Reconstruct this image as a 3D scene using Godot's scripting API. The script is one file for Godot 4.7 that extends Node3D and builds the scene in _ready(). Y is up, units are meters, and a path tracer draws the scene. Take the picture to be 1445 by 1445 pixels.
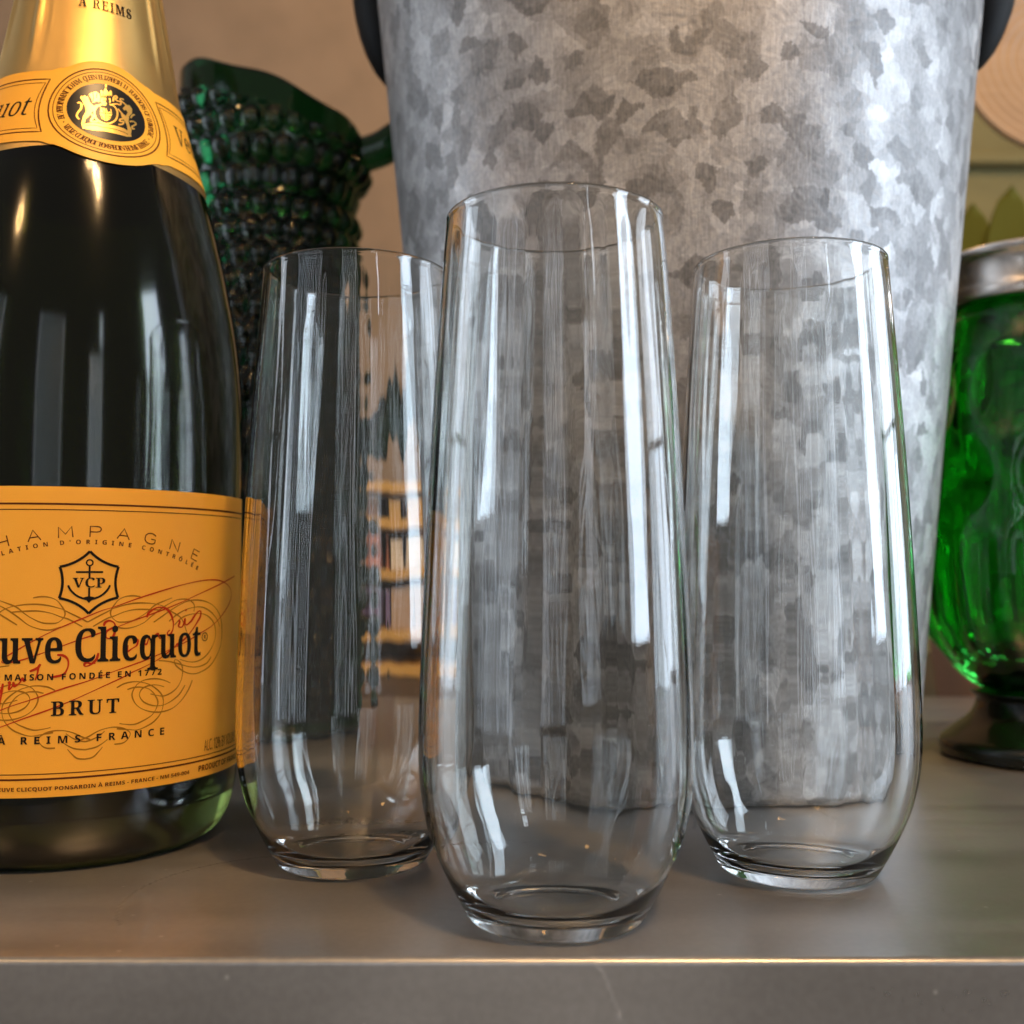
extends Node3D
# Close-up of a shop shelf: a champagne bottle, three stemless flutes, a galvanised bucket, green glassware.
# Metres, y up. The shelf top is y = 0, the camera looks along -z.

var M := {}
var names := {}
var rng := RandomNumberGenerator.new()
var serif: SystemFont
var serif_light: SystemFont
var sans: SystemFont
var sans_light: SystemFont

const BOTTLE_AT := Vector3(-0.1210, 0.0003, -0.2975)
const BOTTLE_FACING := 0.38629   # the way the print faces, radians round the bottle
const BOTTLE := [[0.0, 0.0362], [0.002, 0.0388], [0.006, 0.0412], [0.012, 0.0430], [0.020, 0.0438], [0.032, 0.0440], [0.075, 0.0440], [0.100, 0.0440], [0.113, 0.0438], [0.125, 0.0433], [0.139, 0.0418], [0.1537, 0.0391], [0.165, 0.0366], [0.1755, 0.0339], [0.1877, 0.0301], [0.198, 0.0270], [0.211, 0.0237], [0.2277, 0.0205], [0.2425, 0.0180], [0.258, 0.0160], [0.275, 0.0146], [0.290, 0.0142]]

# print of the label as strokes: [along the label mm, height mm, ...]
const FLOURISH := [[2.2,60.2,4.3,61.4,7.3,63,8,63.4,11.2,64.3,14.4,64.6,17.9,64.3,20.5,63.6,22.8,62.2,25.8,60.3,27.6,56.6],
	[3.4,59.1,6.4,60.9,8.1,61.5,10.6,62.5,13.4,63,16.8,62.9,19.6,62.7],
	[14.4,66.1,12.6,66.4,10.7,66.2,9.2,65.5,8.2,64.3,7.3,62.6,7.6,61.3,8.8,60.2,10.2,60,12.3,60.2,14.5,61.2,16.3,62.4,18.1,63.9,20.5,64.9,22.9,65.7],
	[8.1,59.1,10.2,58.5,12.4,58.6,15.2,59.6,17.4,61.3,19.8,63,22,64.2,24.6,65.2,27.9,65.1,29.8,63.8,29.8,62],
	[17.9,59.7,20.6,61.4,22.8,62.7,25.2,63.9,27.9,64.8,31.6,64.9,35.4,64.1,38.6,62.4,40.8,59.9,41.6,56.3,41.1,52.8,39,49.9,36.3,47.6,32.8,46.3,29.6,46,26.7,46.9,24.4,48.5,23.8,49.7,24.4,50,25.5,49.3,26.3,47.9,26.2,45.4,25.1,43.3,23.3,41.9,21,41.2,19.1,41.5,17.4,42],
	[22.1,59.8,24.2,61.3,26.9,62.5,29.8,63.1,33,63,36.2,61.7,39.1,59.5,40.4,57.6],
	[23.7,58.8,25.8,60.5,28.6,61.3,32.3,61.4,35.5,60.4,37.9,58.2,38.4,55.3,37.3,52.9,35.1,50.7,32.1,49.3,28.9,49.1,25.5,50],
	[36.6,49.9,34.9,48.4,31.8,47.7,28.7,47.9,25.8,48.7,22.3,49.7,19.4,50.1],
	[29.6,44.4,28.5,42.3,26.6,40,24.2,38.2,21.6,37.4,18.7,37.4,15.9,38.2,13.9,39.6,12.9,41.4,12.9,42.9,14,44.6,15.7,45.5,18.1,45.7,20.4,45.3,22.8,44.3],
	[27.2,43.3,25.5,41.2,23.1,39.7,20.6,38.9,18,39.1,15.8,40.1,14.7,41.5,14.7,42.6,15.5,43.6,17.1,44.1,19,44.1,21,43.5],
	[9.1,44.1,10.9,45,13.5,45.3,16,44.8,18.3,43.6,20.3,41.7,20.9,39.7,20.4,37.3,18.7,35.3,16.7,34.2,14.3,33.5,11.8,33.8,9.3,34.2],
	[11.6,43.5,13.3,43.9,15.3,43.8,17.2,43.1,18.6,41.6,19.4,39.8,18.9,38.1,17.8,36.7,15.7,35.6,13.5,34.9,11.3,35.1,9.9,35.4],
	[2,27.5,3.9,27.8,5.2,29,6.1,30.1],
	[1.9,29.7,4.4,30.1,6,30.9,7.2,31.8],
	[1.1,32.1,2.9,32.8,4.9,33.9,6.9,34.5,9,34.6,11.2,34,12.5,32.8,11.9,31.4,10.7,30.6,8.8,30.5],
	[1.9,31.6,3.3,31.9,4.9,32.6,6.5,33.8]]
const SIGNATURE := [[-15.9,52.2,-13.1,53.9,-9.4,56.1,-5.5,58.2,-2,59.8,1.3,61.2,5.3,62.9,8,63.7,14.4,65.9,21.4,67.9,26.7,69.1,32.8,70,38.3,70.1,42.8,69.3,46.2,67.6,46.9,65.4,44.7,62.9,40.8,60.2,36.7,58,31.9,56.2,28.5,54.8,24.1,53.2,20.8,52.1,15.9,50.4,12.6,49.4,8.4,48.1,2.6,46.1,-3.2,44.4,-9.1,42.3,-14.1,40.7,-17.2,39.5],
	[49.4,71.1,42.4,69.5,32.8,66.9,26.8,64.9,21.5,63.1,16.8,61.6,12.3,60.1,8.5,58.7,4.4,57.3,0.4,56,-4.4,54.2,-9.3,52.4,-12.3,51.4,-15.3,50.8,-16.8,50.9,-16.2,52],
	[24.3,53.7,22.8,52.6,19.3,50.4,15.9,48.9,12.6,47.6,10.8,46.7,5.7,44.5,-0.2,41.9,-5.1,39.9,-11,37.8,-17,35.6],
	[16.1,61,16.5,62,17.9,63,19.5,63.4,21.3,62.9,22.6,61.5,23.3,59.5,23.2,57.7,22.5,56.5,21.8,56.4,21.7,57,22.3,57.6],
	[25,60.1,25.2,59.4,24.9,58.4,25.9,58.2,26.6,59.2,26.9,60.2,26.9,59.1,27.5,58.7,29,59.7,30.2,61.1,31.4,62,32.2,61.9,32.1,60.7,30.8,59,29,57,27,55.2,24.3,53.7],
	[26.9,62.3,27.3,62.6],
	[18.1,56.2,19,56.8,19.2,56.4,19.6,55.6,20.2,56.1],
	[15.8,55.4,15.5,54.6,16.2,54.4,16.8,56.3,16.9,55.4],
	[13.5,55.7,13.9,55.3,13.7,54.2,12.5,53.4,11.4,52.8,11.4,54.3],
	[4.7,52.7,4.3,51.2,3.1,50,2,49.6,1.6,50,2.1,50.5,3.1,50.2,4.1,50.3],
	[5.8,59.2,6.2,60.1,7.2,60.4,8.2,59.8,8.5,58.5,8.1,56.8,7.3,56.1,6.4,56.4,6.3,57.5,6.8,58.1,8.2,58.9],
	[-4.4,52.5,-3,52.3,-2,51.2,-2,49.5,-2.9,47.9,-4.5,47.4,-5.7,47.3],
	[-8,50.4,-8.5,49.6,-8.6,48.5,-9.1,46.6],
	[-10.4,48.7,-9.2,49.2,-8.7,49.6],
	[-16.4,45.9,-16.6,44.3,-16.9,42.2,-17.2,39.9],
	[-17.3,43.8,-16.6,44.7],
	[-15.2,45.9,-14.8,46.1,-15,44.5,-14.2,45.3,-14,46.1,-13.8,45.3,-13.2,45.5,-12.4,46.3,-12,47.1,-11.6,46.5,-11.2,46.7]]
const CREST_SHAPES := [[-1.59,188,-0.95,187.8,0.77,188.5,2.9,188.6,5.26,188.9,7.35,188.8,8.8,188.1,8.98,186.8,7.9,186.4,5.72,186.5,3.22,186.6,0.77,186.3,-1.27,186.4],
	[2.63,196.6,4.76,197,4.9,196.1,4.36,194.9,3.77,194.4,2.99,194.4,2.45,195.4],
	[2.63,197,2.5,198.5,2.77,198.9,3.09,198.2,3.4,199.2,3.72,199.9,3.99,199.3,4.4,198.6,4.86,199.5,5.17,199.2,5.17,197.7],
	[3.63,200.9,4.04,201,4.04,200.1,3.58,200],
	[-2.13,195.6,-1.77,196.3,-1.5,196,-1.13,196.5,-0.73,196.1,-0.45,196.3,-0.14,195.2,0.27,194.1,-0.59,193.7,-1.23,193.6,-1.54,194.6],
	[-1.13,193.9,0.27,194.3,1,193.6,1.18,192.6,0.36,191.4,-0.05,190.3,-0.68,189.4,-0.91,187.9,-1.54,188.1,-1.23,190.1,-0.64,191.7],
	[-0.18,196.9,0.5,197.6,1.5,198.1,2.18,197.6,2.45,196.4,2.22,195.1,1.5,195.2,0.73,194.6,0.5,195.7],
	[7.58,194.9,8.4,196.2,9.39,196.4,9.94,195.5,9.76,194.1,8.8,192.7,8.12,192.7,8.71,194,8.35,194.6,7.81,194.3],
	[6.94,193.4,8.12,192.8,8.94,192.7,8.67,191.3,8.8,190.1,9.17,188.9,8.89,187.6,8.21,187.9,8.17,189.8,7.76,191,7.12,192],
	[2.41,193.4,4.81,193.8,4.95,192.1,4.4,190.5,3.54,189.7,2.72,190.2,2.31,191.6]]
const CREST_STROKES := [[3.58,195.1,5.54,194.8,6.22,193,5.54,190.5,3.54,188.9,1.63,189.7,1.09,191.8,1.77,193.8,3.58,195.1],
	[-2.04,189,-2.54,189.8,-2.41,190.9,-1.82,192.2,-1.72,193.5,-2.18,194.1,-2.63,193.8],
	[0,191.3,0.86,190.5,0.41,189.1,0.77,188.8,1.82,189.2],
	[0.73,193,1.77,194,2.41,193.9],
	[8.67,196,7.9,196.6,7.12,197.3,7.44,197.7,8.08,197.6],
	[8.03,191.8,6.81,191.3,6.67,190.6,7.49,190.8,7.12,189.9,6.22,189.5],
	[7.58,192.9,6.85,193.7,6.4,194.3],
	[9.3,192.5,9.71,193.4,10.39,194],
	[8.89,191.3,9.85,191.7,10.39,191.1,9.39,190,9.39,189.3,9.94,189.6],
	[5.4,196.2,5.58,197.5,6.13,198.1,6.4,197.7,5.94,197.1,6.63,196.6],
	[4.95,195.1,6.17,195.7,6.99,195.7,7.26,196.6,6.67,196.7],
	[1.09,195.1,1.68,196.3,1.5,197.5]]
const CREST_DETAIL := [[2.41,191.9,4.86,192.3],
	[3.58,193.6,3.49,189.6],
	[2.77,197.3,5.08,197.8],
	[2.95,198,3.18,197.6],
	[4.49,198.3,4.63,198],
	[-0.64,187.4,1.13,187.8,2.9,187.7,4.86,187.8,7.03,187.6,8.17,187.2],
	[0.68,197.6,0.91,196.1,0.73,195],
	[1.68,197.6,1.5,196.2],
	[3.86,191.3,4.72,191.4],
	[3.86,190.8,4.49,190.8],
	[2.95,195.9,4.58,196.2],
	[4.4,193.2,4.67,192.7],
	[2.86,193.1,3.22,192.3],
	[2.59,191.1,3.09,190]]


func _ready() -> void:
	rng.seed = 7
	camera_and_light()
	materials()
	setting()
	lamps()
	bucket()
	pitcher()
	green_jar()
	wooden_plate()
	plant()
	rack()
	bottle()
	flutes()


func camera_and_light() -> void:
	var cam := Camera3D.new()
	cam.name = "camera"
	add_child(cam)
	cam.position = Vector3(0, 0.073, 0)
	cam.rotation_degrees = Vector3(3.13, 0, 0)
	cam.near = 0.02
	cam.far = 50.0
	var a := CameraAttributesPhysical.new()
	a.frustum_focal_length = 24.91
	a.exposure_aperture = 9.5
	a.frustum_focus_distance = 0.25
	a.frustum_far = 50.0
	a.frustum_near = 0.02
	cam.attributes = a
	var we := WorldEnvironment.new()
	we.name = "surroundings"
	var e := Environment.new()
	e.background_mode = Environment.BG_COLOR
	e.background_color = Color(0.425, 0.41, 0.39)
	e.background_energy_multiplier = 1.0
	e.tonemap_mode = Environment.TONE_MAPPER_LINEAR
	e.tonemap_exposure = 1.1
	e.sdfgi_enabled = true
	e.ssao_enabled = true
	e.ssil_enabled = true
	we.environment = e
	add_child(we)
	# the shop windows behind the camera, tall and cool
	window(Vector3(1.63, 0.66, 0.30), 0.40, 1.24, 10.5, "tall bright shop window to the right, seen mirrored as the widest white stripe", 1, 1, 0.010)
	window(Vector3(1.00, 0.40, 1.62), 0.30, 1.00, 2.2, "shop window with blinds behind the viewer, mirrored as a pale band", 7, 1, 0.024)
	window(Vector3(1.14, 0.62, 1.60), 0.035, 1.3, 10.0, "slit of bright shop window behind the viewer, mirrored as a thin white line", 1, 1, 0.01)
	window(Vector3(-1.60, 0.50, 0.95), 1.10, 1.4, 0.65, "wide shop window with blinds to the left behind the viewer, mirrored as fine stripes", 15, 1, 0.050)
	window(Vector3(-0.10, 0.55, 2.10), 0.70, 1.5, 0.5, "shop window with blinds straight behind the viewer, mirrored as faint fine stripes", 10, 1, 0.048)
	window(Vector3(1.60, 0.15, -0.62), 0.50, 1.40, 3.2, "shop window beside the shelf far to the right, glowing along the glass edges", 2, 3, 0.014)
	window(Vector3(-1.50, 0.15, -0.52), 0.45, 1.40, 1.9, "shop window beside the shelf far to the left, glowing along the glass edges", 2, 3, 0.014)


# ------------------------------------------------------------------ helpers

func tag(o: Node, label: String, category: String, group := "") -> void:
	o.set_meta("label", label)
	o.set_meta("category", category)
	if group:
		o.set_meta("group", group)


func numbered(called: String) -> String:
	var n: int = names.get(called, 0)
	names[called] = n + 1
	return called if n == 0 else "%s_%03d" % [called, n]


func thing(called: String, label: String, category: String, at := Vector3.ZERO, group := "") -> Node3D:
	var o := Node3D.new()
	o.name = numbered(called)
	add_child(o)
	o.position = at
	tag(o, label, category, group)
	return o


func part(called: String, mesh: Mesh, m: Material, parent: Node, at := Vector3.ZERO, turn := Vector3.ZERO) -> MeshInstance3D:
	var o := MeshInstance3D.new()
	o.name = called
	o.mesh = mesh
	o.material_override = m
	parent.add_child(o, true)
	o.position = at
	o.rotation = turn
	return o


func structure(called: String, mesh: Mesh, m: Material, at := Vector3.ZERO) -> MeshInstance3D:
	var o := part(called, mesh, m, self, at)
	o.set_meta("kind", "structure")
	return o


# a grid of points as a smooth mesh; rows run bottom to top, columns anticlockwise seen from above
func grid(rows: Array, wrap_columns := true, wrap_rows := false, v_at := []) -> ArrayMesh:
	var nr := rows.size()
	var nc: int = rows[0].size()
	var p := PackedVector3Array()
	var n := PackedVector3Array()
	var uv := PackedVector2Array()
	var cols := nc + 1 if wrap_columns else nc
	for i in nr:
		var row: PackedVector3Array = rows[i]
		var up: PackedVector3Array = rows[(i + 1) % nr if wrap_rows else mini(i + 1, nr - 1)]
		var down: PackedVector3Array = rows[(i + nr - 1) % nr if wrap_rows else maxi(i - 1, 0)]
		for j in cols:
			var k := j % nc
			var right: Vector3 = row[(k + 1) % nc] if wrap_columns else row[mini(k + 1, nc - 1)]
			var left: Vector3 = row[(k + nc - 1) % nc] if wrap_columns else row[maxi(k - 1, 0)]
			var v := (right - left).cross(up[k] - down[k])
			if v.length_squared() < 1e-22:
				var i2 := i + 1 if i < nr / 2 else i - 1
				var other: PackedVector3Array = rows[clampi(i2, 0, nr - 1)]
				v = (other[(k + 1) % nc] - other[(k + nc - 1) % nc]).cross(up[k] - down[k])
			p.append(row[k])
			n.append(v.normalized())
			uv.append(Vector2(float(j) / (cols - 1), 1.0 - float(i) / (nr - 1) if v_at.is_empty() else float(v_at[i])))
	var idx := PackedInt32Array()
	for i in (nr if wrap_rows else nr - 1):
		for j in cols - 1:
			var a := i * cols + j
			var b := ((i + 1) % nr) * cols + j
			idx.append_array(PackedInt32Array([a, b, b + 1, a, b + 1, a + 1]))
	var arrays := []
	arrays.resize(Mesh.ARRAY_MAX)
	arrays[Mesh.ARRAY_VERTEX] = p
	arrays[Mesh.ARRAY_NORMAL] = n
	arrays[Mesh.ARRAY_TEX_UV] = uv
	arrays[Mesh.ARRAY_INDEX] = idx
	var m := ArrayMesh.new()
	m.add_surface_from_arrays(Mesh.PRIMITIVE_TRIANGLES, arrays)
	return m


# points of [radius, height] turned round the y axis; wobble(angle, height, radius) adds to the radius
func lathe(profile: Array, seg := 96, wobble = null, close := false) -> ArrayMesh:
	var rows := []
	for q in profile:
		var row := PackedVector3Array()
		for j in seg:
			var f := TAU * j / seg
			var r: float = q[0]
			if wobble != null and r > 1e-5:
				r += wobble.call(f, q[1], r)
			row.append(Vector3(r * sin(f), q[1], r * cos(f)))
		rows.append(row)
	return grid(rows, true, close)


func smooth(points: Array, steps := 6) -> Array:
	var out := []
	for i in points.size() - 1:
		var a: Vector2 = v2(points[maxi(i - 1, 0)])
		var b: Vector2 = v2(points[i])
		var c: Vector2 = v2(points[i + 1])
		var d: Vector2 = v2(points[mini(i + 2, points.size() - 1)])
		for k in steps:
			var q := b.cubic_interpolate(c, a, d, float(k) / steps)
			out.append([q.x, q.y])
	var z: Vector2 = v2(points[-1])
	out.append([z.x, z.y])
	return out


func v2(q) -> Vector2:
	return q if q is Vector2 else Vector2(q[0], q[1])


# a box with small chamfers
func box(size: Vector3, c := 0.001) -> ArrayMesh:
	var st := SurfaceTool.new()
	st.begin(Mesh.PRIMITIVE_TRIANGLES)
	st.set_smooth_group(-1)
	var h := size / 2.0
	c = minf(c, minf(h.x, minf(h.y, h.z)) * 0.6)
	for axis in 3:
		for s in [-1.0, 1.0]:
			var u := (axis + 1) % 3
			var w := (axis + 2) % 3
			face(st, axis, s, u, w, h, c)
	# bevels along the twelve edges
	for axis in 3:
		var u := (axis + 1) % 3
		var w := (axis + 2) % 3
		for su in [-1.0, 1.0]:
			for sw in [-1.0, 1.0]:
				var q := []
				for e in [[0, 1], [0, -1], [1, -1], [1, 1]]:
					var v := Vector3.ZERO
					v[axis] = (h[axis] - c) * e[1]
					v[u] = su * (h[u] if e[0] == 0 else h[u] - c)
					v[w] = sw * (h[w] - c if e[0] == 0 else h[w])
					q.append(v)
				var out := Vector3.ZERO
				out[u] = su
				out[w] = sw
				quad(st, q, out)
	for sx in [-1.0, 1.0]:
		for sy in [-1.0, 1.0]:
			for sz in [-1.0, 1.0]:
				tri(st, Vector3(sx * h.x, sy * (h.y - c), sz * (h.z - c)), Vector3(sx * (h.x - c), sy * h.y, sz * (h.z - c)), Vector3(sx * (h.x - c), sy * (h.y - c), sz * h.z), Vector3(sx, sy, sz))
	st.generate_normals()
	return st.commit()


func face(st: SurfaceTool, axis: int, s: float, u: int, w: int, h: Vector3, c: float) -> void:
	var q := []
	for e in [[-1, -1], [1, -1], [1, 1], [-1, 1]]:
		var v := Vector3.ZERO
		v[axis] = s * h[axis]
		v[u] = e[0] * (h[u] - c)
		v[w] = e[1] * (h[w] - c)
		q.append(v)
	var out := Vector3.ZERO
	out[axis] = s
	quad(st, q, out)


func quad(st: SurfaceTool, q: Array, out: Vector3) -> void:
	tri(st, q[0], q[1], q[2], out)
	tri(st, q[0], q[2], q[3], out)


func tri(st: SurfaceTool, a: Vector3, b: Vector3, c: Vector3, out: Vector3) -> void:
	if (b - a).cross(c - a).dot(out) > 0.0:   # front faces run clockwise
		var t := b
		b = c
		c = t
	for v in [a, b, c]:
		st.add_vertex(v)


# a round bar along a path
func tube(path: Array, radius, seg := 12) -> ArrayMesh:
	var rows := []
	var n := path.size()
	var side := Vector3.ZERO
	for i in n:
		var at: Vector3 = path[i]
		var along: Vector3 = (path[mini(i + 1, n - 1)] - path[maxi(i - 1, 0)]).normalized()
		if side == Vector3.ZERO:
			side = along.cross(Vector3.UP if absf(along.y) < 0.9 else Vector3.RIGHT).normalized()
		side = (side - along * side.dot(along)).normalized()
		var over := along.cross(side)
		var r: float = radius[i] if radius is Array else radius
		if i == 0:
			rows.append(ring(at, side, over, 0.0001, seg))
		rows.append(ring(at, side, over, r, seg))
		if i == n - 1:
			rows.append(ring(at, side, over, 0.0001, seg))
	return grid(rows)


func ring(at: Vector3, side: Vector3, over: Vector3, r: float, seg: int) -> PackedVector3Array:
	var row := PackedVector3Array()
	for j in seg:
		var f := TAU * j / seg
		row.append(at + (side * cos(f) + over * sin(f)) * r)
	return row


func noise_image(w: int, h: int, frequency: float, type: int, seed_: int, warp := 0.0, octaves := 1) -> Image:
	var n := FastNoiseLite.new()
	n.seed = seed_
	n.noise_type = type as FastNoiseLite.NoiseType
	n.frequency = frequency
	n.fractal_type = FastNoiseLite.FRACTAL_NONE if octaves == 1 else FastNoiseLite.FRACTAL_FBM
	n.fractal_octaves = octaves
	if type == FastNoiseLite.TYPE_CELLULAR:
		n.cellular_return_type = FastNoiseLite.RETURN_CELL_VALUE
		n.cellular_jitter = 1.0
		n.cellular_distance_function = FastNoiseLite.DISTANCE_MANHATTAN
		n.fractal_type = FastNoiseLite.FRACTAL_NONE
	if warp > 0.0:
		n.domain_warp_enabled = true
		n.domain_warp_amplitude = warp
		n.domain_warp_frequency = frequency * 2.4
		n.domain_warp_fractal_type = FastNoiseLite.DOMAIN_WARP_FRACTAL_PROGRESSIVE
		n.domain_warp_fractal_octaves = 4
	return n.get_image(w, h, false, false, false)


func texture(im: Image) -> ImageTexture:
	return ImageTexture.create_from_image(im)


func mat(color: Color, roughness := 0.5, metallic := 0.0) -> StandardMaterial3D:
	var m := StandardMaterial3D.new()
	m.albedo_color = color
	m.roughness = roughness
	m.metallic = metallic
	return m


func glass(color: Color) -> StandardMaterial3D:
	var m := mat(Color(color, 0.0), 0.0)
	m.transparency = BaseMaterial3D.TRANSPARENCY_ALPHA
	m.refraction_enabled = true
	m.refraction_scale = 0.05
	return m


func lin(r: float, g: float, b: float) -> Color:
	return Color(r, g, b).linear_to_srgb()


# ------------------------------------------------------------------ materials

func materials() -> void:
	M.clear = glass(lin(0.985, 0.995, 0.985))
	M.clear.refraction_scale = 0.044
	# finger marks: a faint haze in a few patches
	var marks := noise_image(512, 512, 0.012, FastNoiseLite.TYPE_SIMPLEX, 51, 0.0, 3)
	var ridges := noise_image(512, 512, 0.20, FastNoiseLite.TYPE_SIMPLEX, 52, 0.0, 3)
	var md := marks.get_data()
	var rd := ridges.get_data()
	for i in md.size():
		md[i] = int(255.0 * clampf((md[i] / 255.0 - 0.58) * 3.0, 0.0, 1.0) * rd[i] / 255.0)
	M.clear.roughness = 0.05
	M.clear.roughness_texture = texture(Image.create_from_data(512, 512, false, Image.FORMAT_L8, md))
	M.bottle_glass = glass(lin(0.080, 0.112, 0.026))
	M.bottle_glass.roughness = 0.09
	M.bottle_glass.metallic_specular = 0.33
	M.hobnail = glass(lin(0.006, 0.060, 0.020))
	M.hobnail.metallic_specular = 0.68
	M.green = glass(lin(0.035, 0.56, 0.065))
	spangle()
	shelf_metal()
	# label paper with a fine grain
	var grain := noise_image(512, 512, 0.22, FastNoiseLite.TYPE_SIMPLEX, 3, 0.0, 3)
	M.paper = mat(lin(0.95, 0.455, 0.032), 0.42)
	M.paper.heightmap_enabled = true
	M.paper.heightmap_texture = texture(grain)
	M.paper.heightmap_scale = 0.004
	M.paper.uv1_triplanar = true
	M.paper.uv1_scale = Vector3.ONE * 40.0
	M.paper.albedo_texture = tinted(grain, 0.93, 1.0)
	M.paper_edge = mat(lin(0.75, 0.55, 0.25), 0.6)
	M.ink = mat(lin(0.012, 0.009, 0.007), 0.45)
	M.brown_ink = mat(lin(0.10, 0.024, 0.004), 0.5)
	M.flourish_ink = mat(lin(0.34, 0.155, 0.012), 0.5)
	M.red_ink = mat(lin(0.46, 0.028, 0.006), 0.5)
	for ink in [M.ink, M.brown_ink, M.flourish_ink, M.red_ink]:
		ink.metallic_specular = 0.25
	M.black_print = mat(lin(0.006, 0.006, 0.006), 0.28)
	M.gold_print = mat(lin(0.95, 0.62, 0.17), 0.3, 0.9)
	# foil
	var foil_grain := noise_image(512, 512, 0.30, FastNoiseLite.TYPE_SIMPLEX, 11, 0.0, 2)
	M.foil = mat(lin(0.66, 0.43, 0.15), 0.40, 1.0)
	M.foil.heightmap_enabled = true
	M.foil.heightmap_texture = texture(foil_grain)
	M.foil.heightmap_scale = 0.006
	M.foil.uv1_triplanar = true
	M.foil.uv1_scale = Vector3.ONE * 30.0
	M.wine = mat(lin(0.02, 0.02, 0.008), 0.05)
	M.cork = mat(lin(0.4, 0.26, 0.14), 0.8)
	M.black_iron = mat(lin(0.004, 0.004, 0.004), 0.6)
	M.black_iron.metallic_specular = 0.25
	M.silver = mat(lin(0.80, 0.74, 0.68), 0.24, 1.0)
	M.wall = mat(lin(0.28, 0.20, 0.13), 0.85)
	M.wall.albedo_texture = tinted(noise_image(512, 512, 0.02, FastNoiseLite.TYPE_SIMPLEX, 5, 0.0, 4), 0.9, 1.0)
	M.wall.uv1_triplanar = true
	M.olive = mat(lin(0.20, 0.17, 0.065), 0.85)
	M.olive.albedo_texture = M.wall.albedo_texture
	M.olive.uv1_triplanar = true
	M.counter = wood(lin(0.085, 0.055, 0.036), lin(0.055, 0.034, 0.022), 0.45)
	M.plate = wood(lin(0.40, 0.27, 0.16), lin(0.32, 0.21, 0.12), 0.5)
	M.yellow_wood = wood(lin(0.62, 0.36, 0.09), lin(0.5, 0.27, 0.06), 0.5)
	M.leaf = mat(lin(0.085, 0.085, 0.012), 0.8)
	M.leaf.metallic_specular = 0.2
	M.leaf.backlight_enabled = true
	M.leaf.backlight = lin(0.05, 0.05, 0.005)
	M.dark_foot = mat(lin(0.004, 0.007, 0.004), 0.12)
	M.pot = mat(lin(0.32, 0.18, 0.11), 0.8)
	M.soil = mat(lin(0.03, 0.02, 0.014), 0.95)
	M.dark_frame = mat(lin(0.03, 0.028, 0.026), 0.5)
	M.cord = mat(lin(0.02, 0.018, 0.015), 0.6)


func tinted(im: Image, low: float, high: float) -> ImageTexture:
	var a := im.duplicate() as Image
	a.convert(Image.FORMAT_L8)
	var d := a.get_data()
	for i in d.size():
		d[i] = int(255.0 * (low + (high - low) * d[i] / 255.0))
	return texture(Image.create_from_data(a.get_width(), a.get_height(), false, Image.FORMAT_L8, d))


func wood(light: Color, dark: Color, roughness: float) -> StandardMaterial3D:
	var n := FastNoiseLite.new()
	n.seed = 9
	n.frequency = 0.03
	n.fractal_octaves = 4
	var im := Image.create_empty(256, 256, false, Image.FORMAT_RGB8)
	for y in 256:
		for x in 256:
			var v := n.get_noise_2d(x * 0.35, y * 4.0) * 0.5 + 0.5
			im.set_pixel(x, y, dark.lerp(light, clampf(v * 1.5 - 0.25, 0.0, 1.0)))
	var m := mat(Color.WHITE, roughness)
	m.albedo_texture = texture(im)
	m.uv1_triplanar = true
	m.uv1_scale = Vector3.ONE * 6.0
	return m


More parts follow.
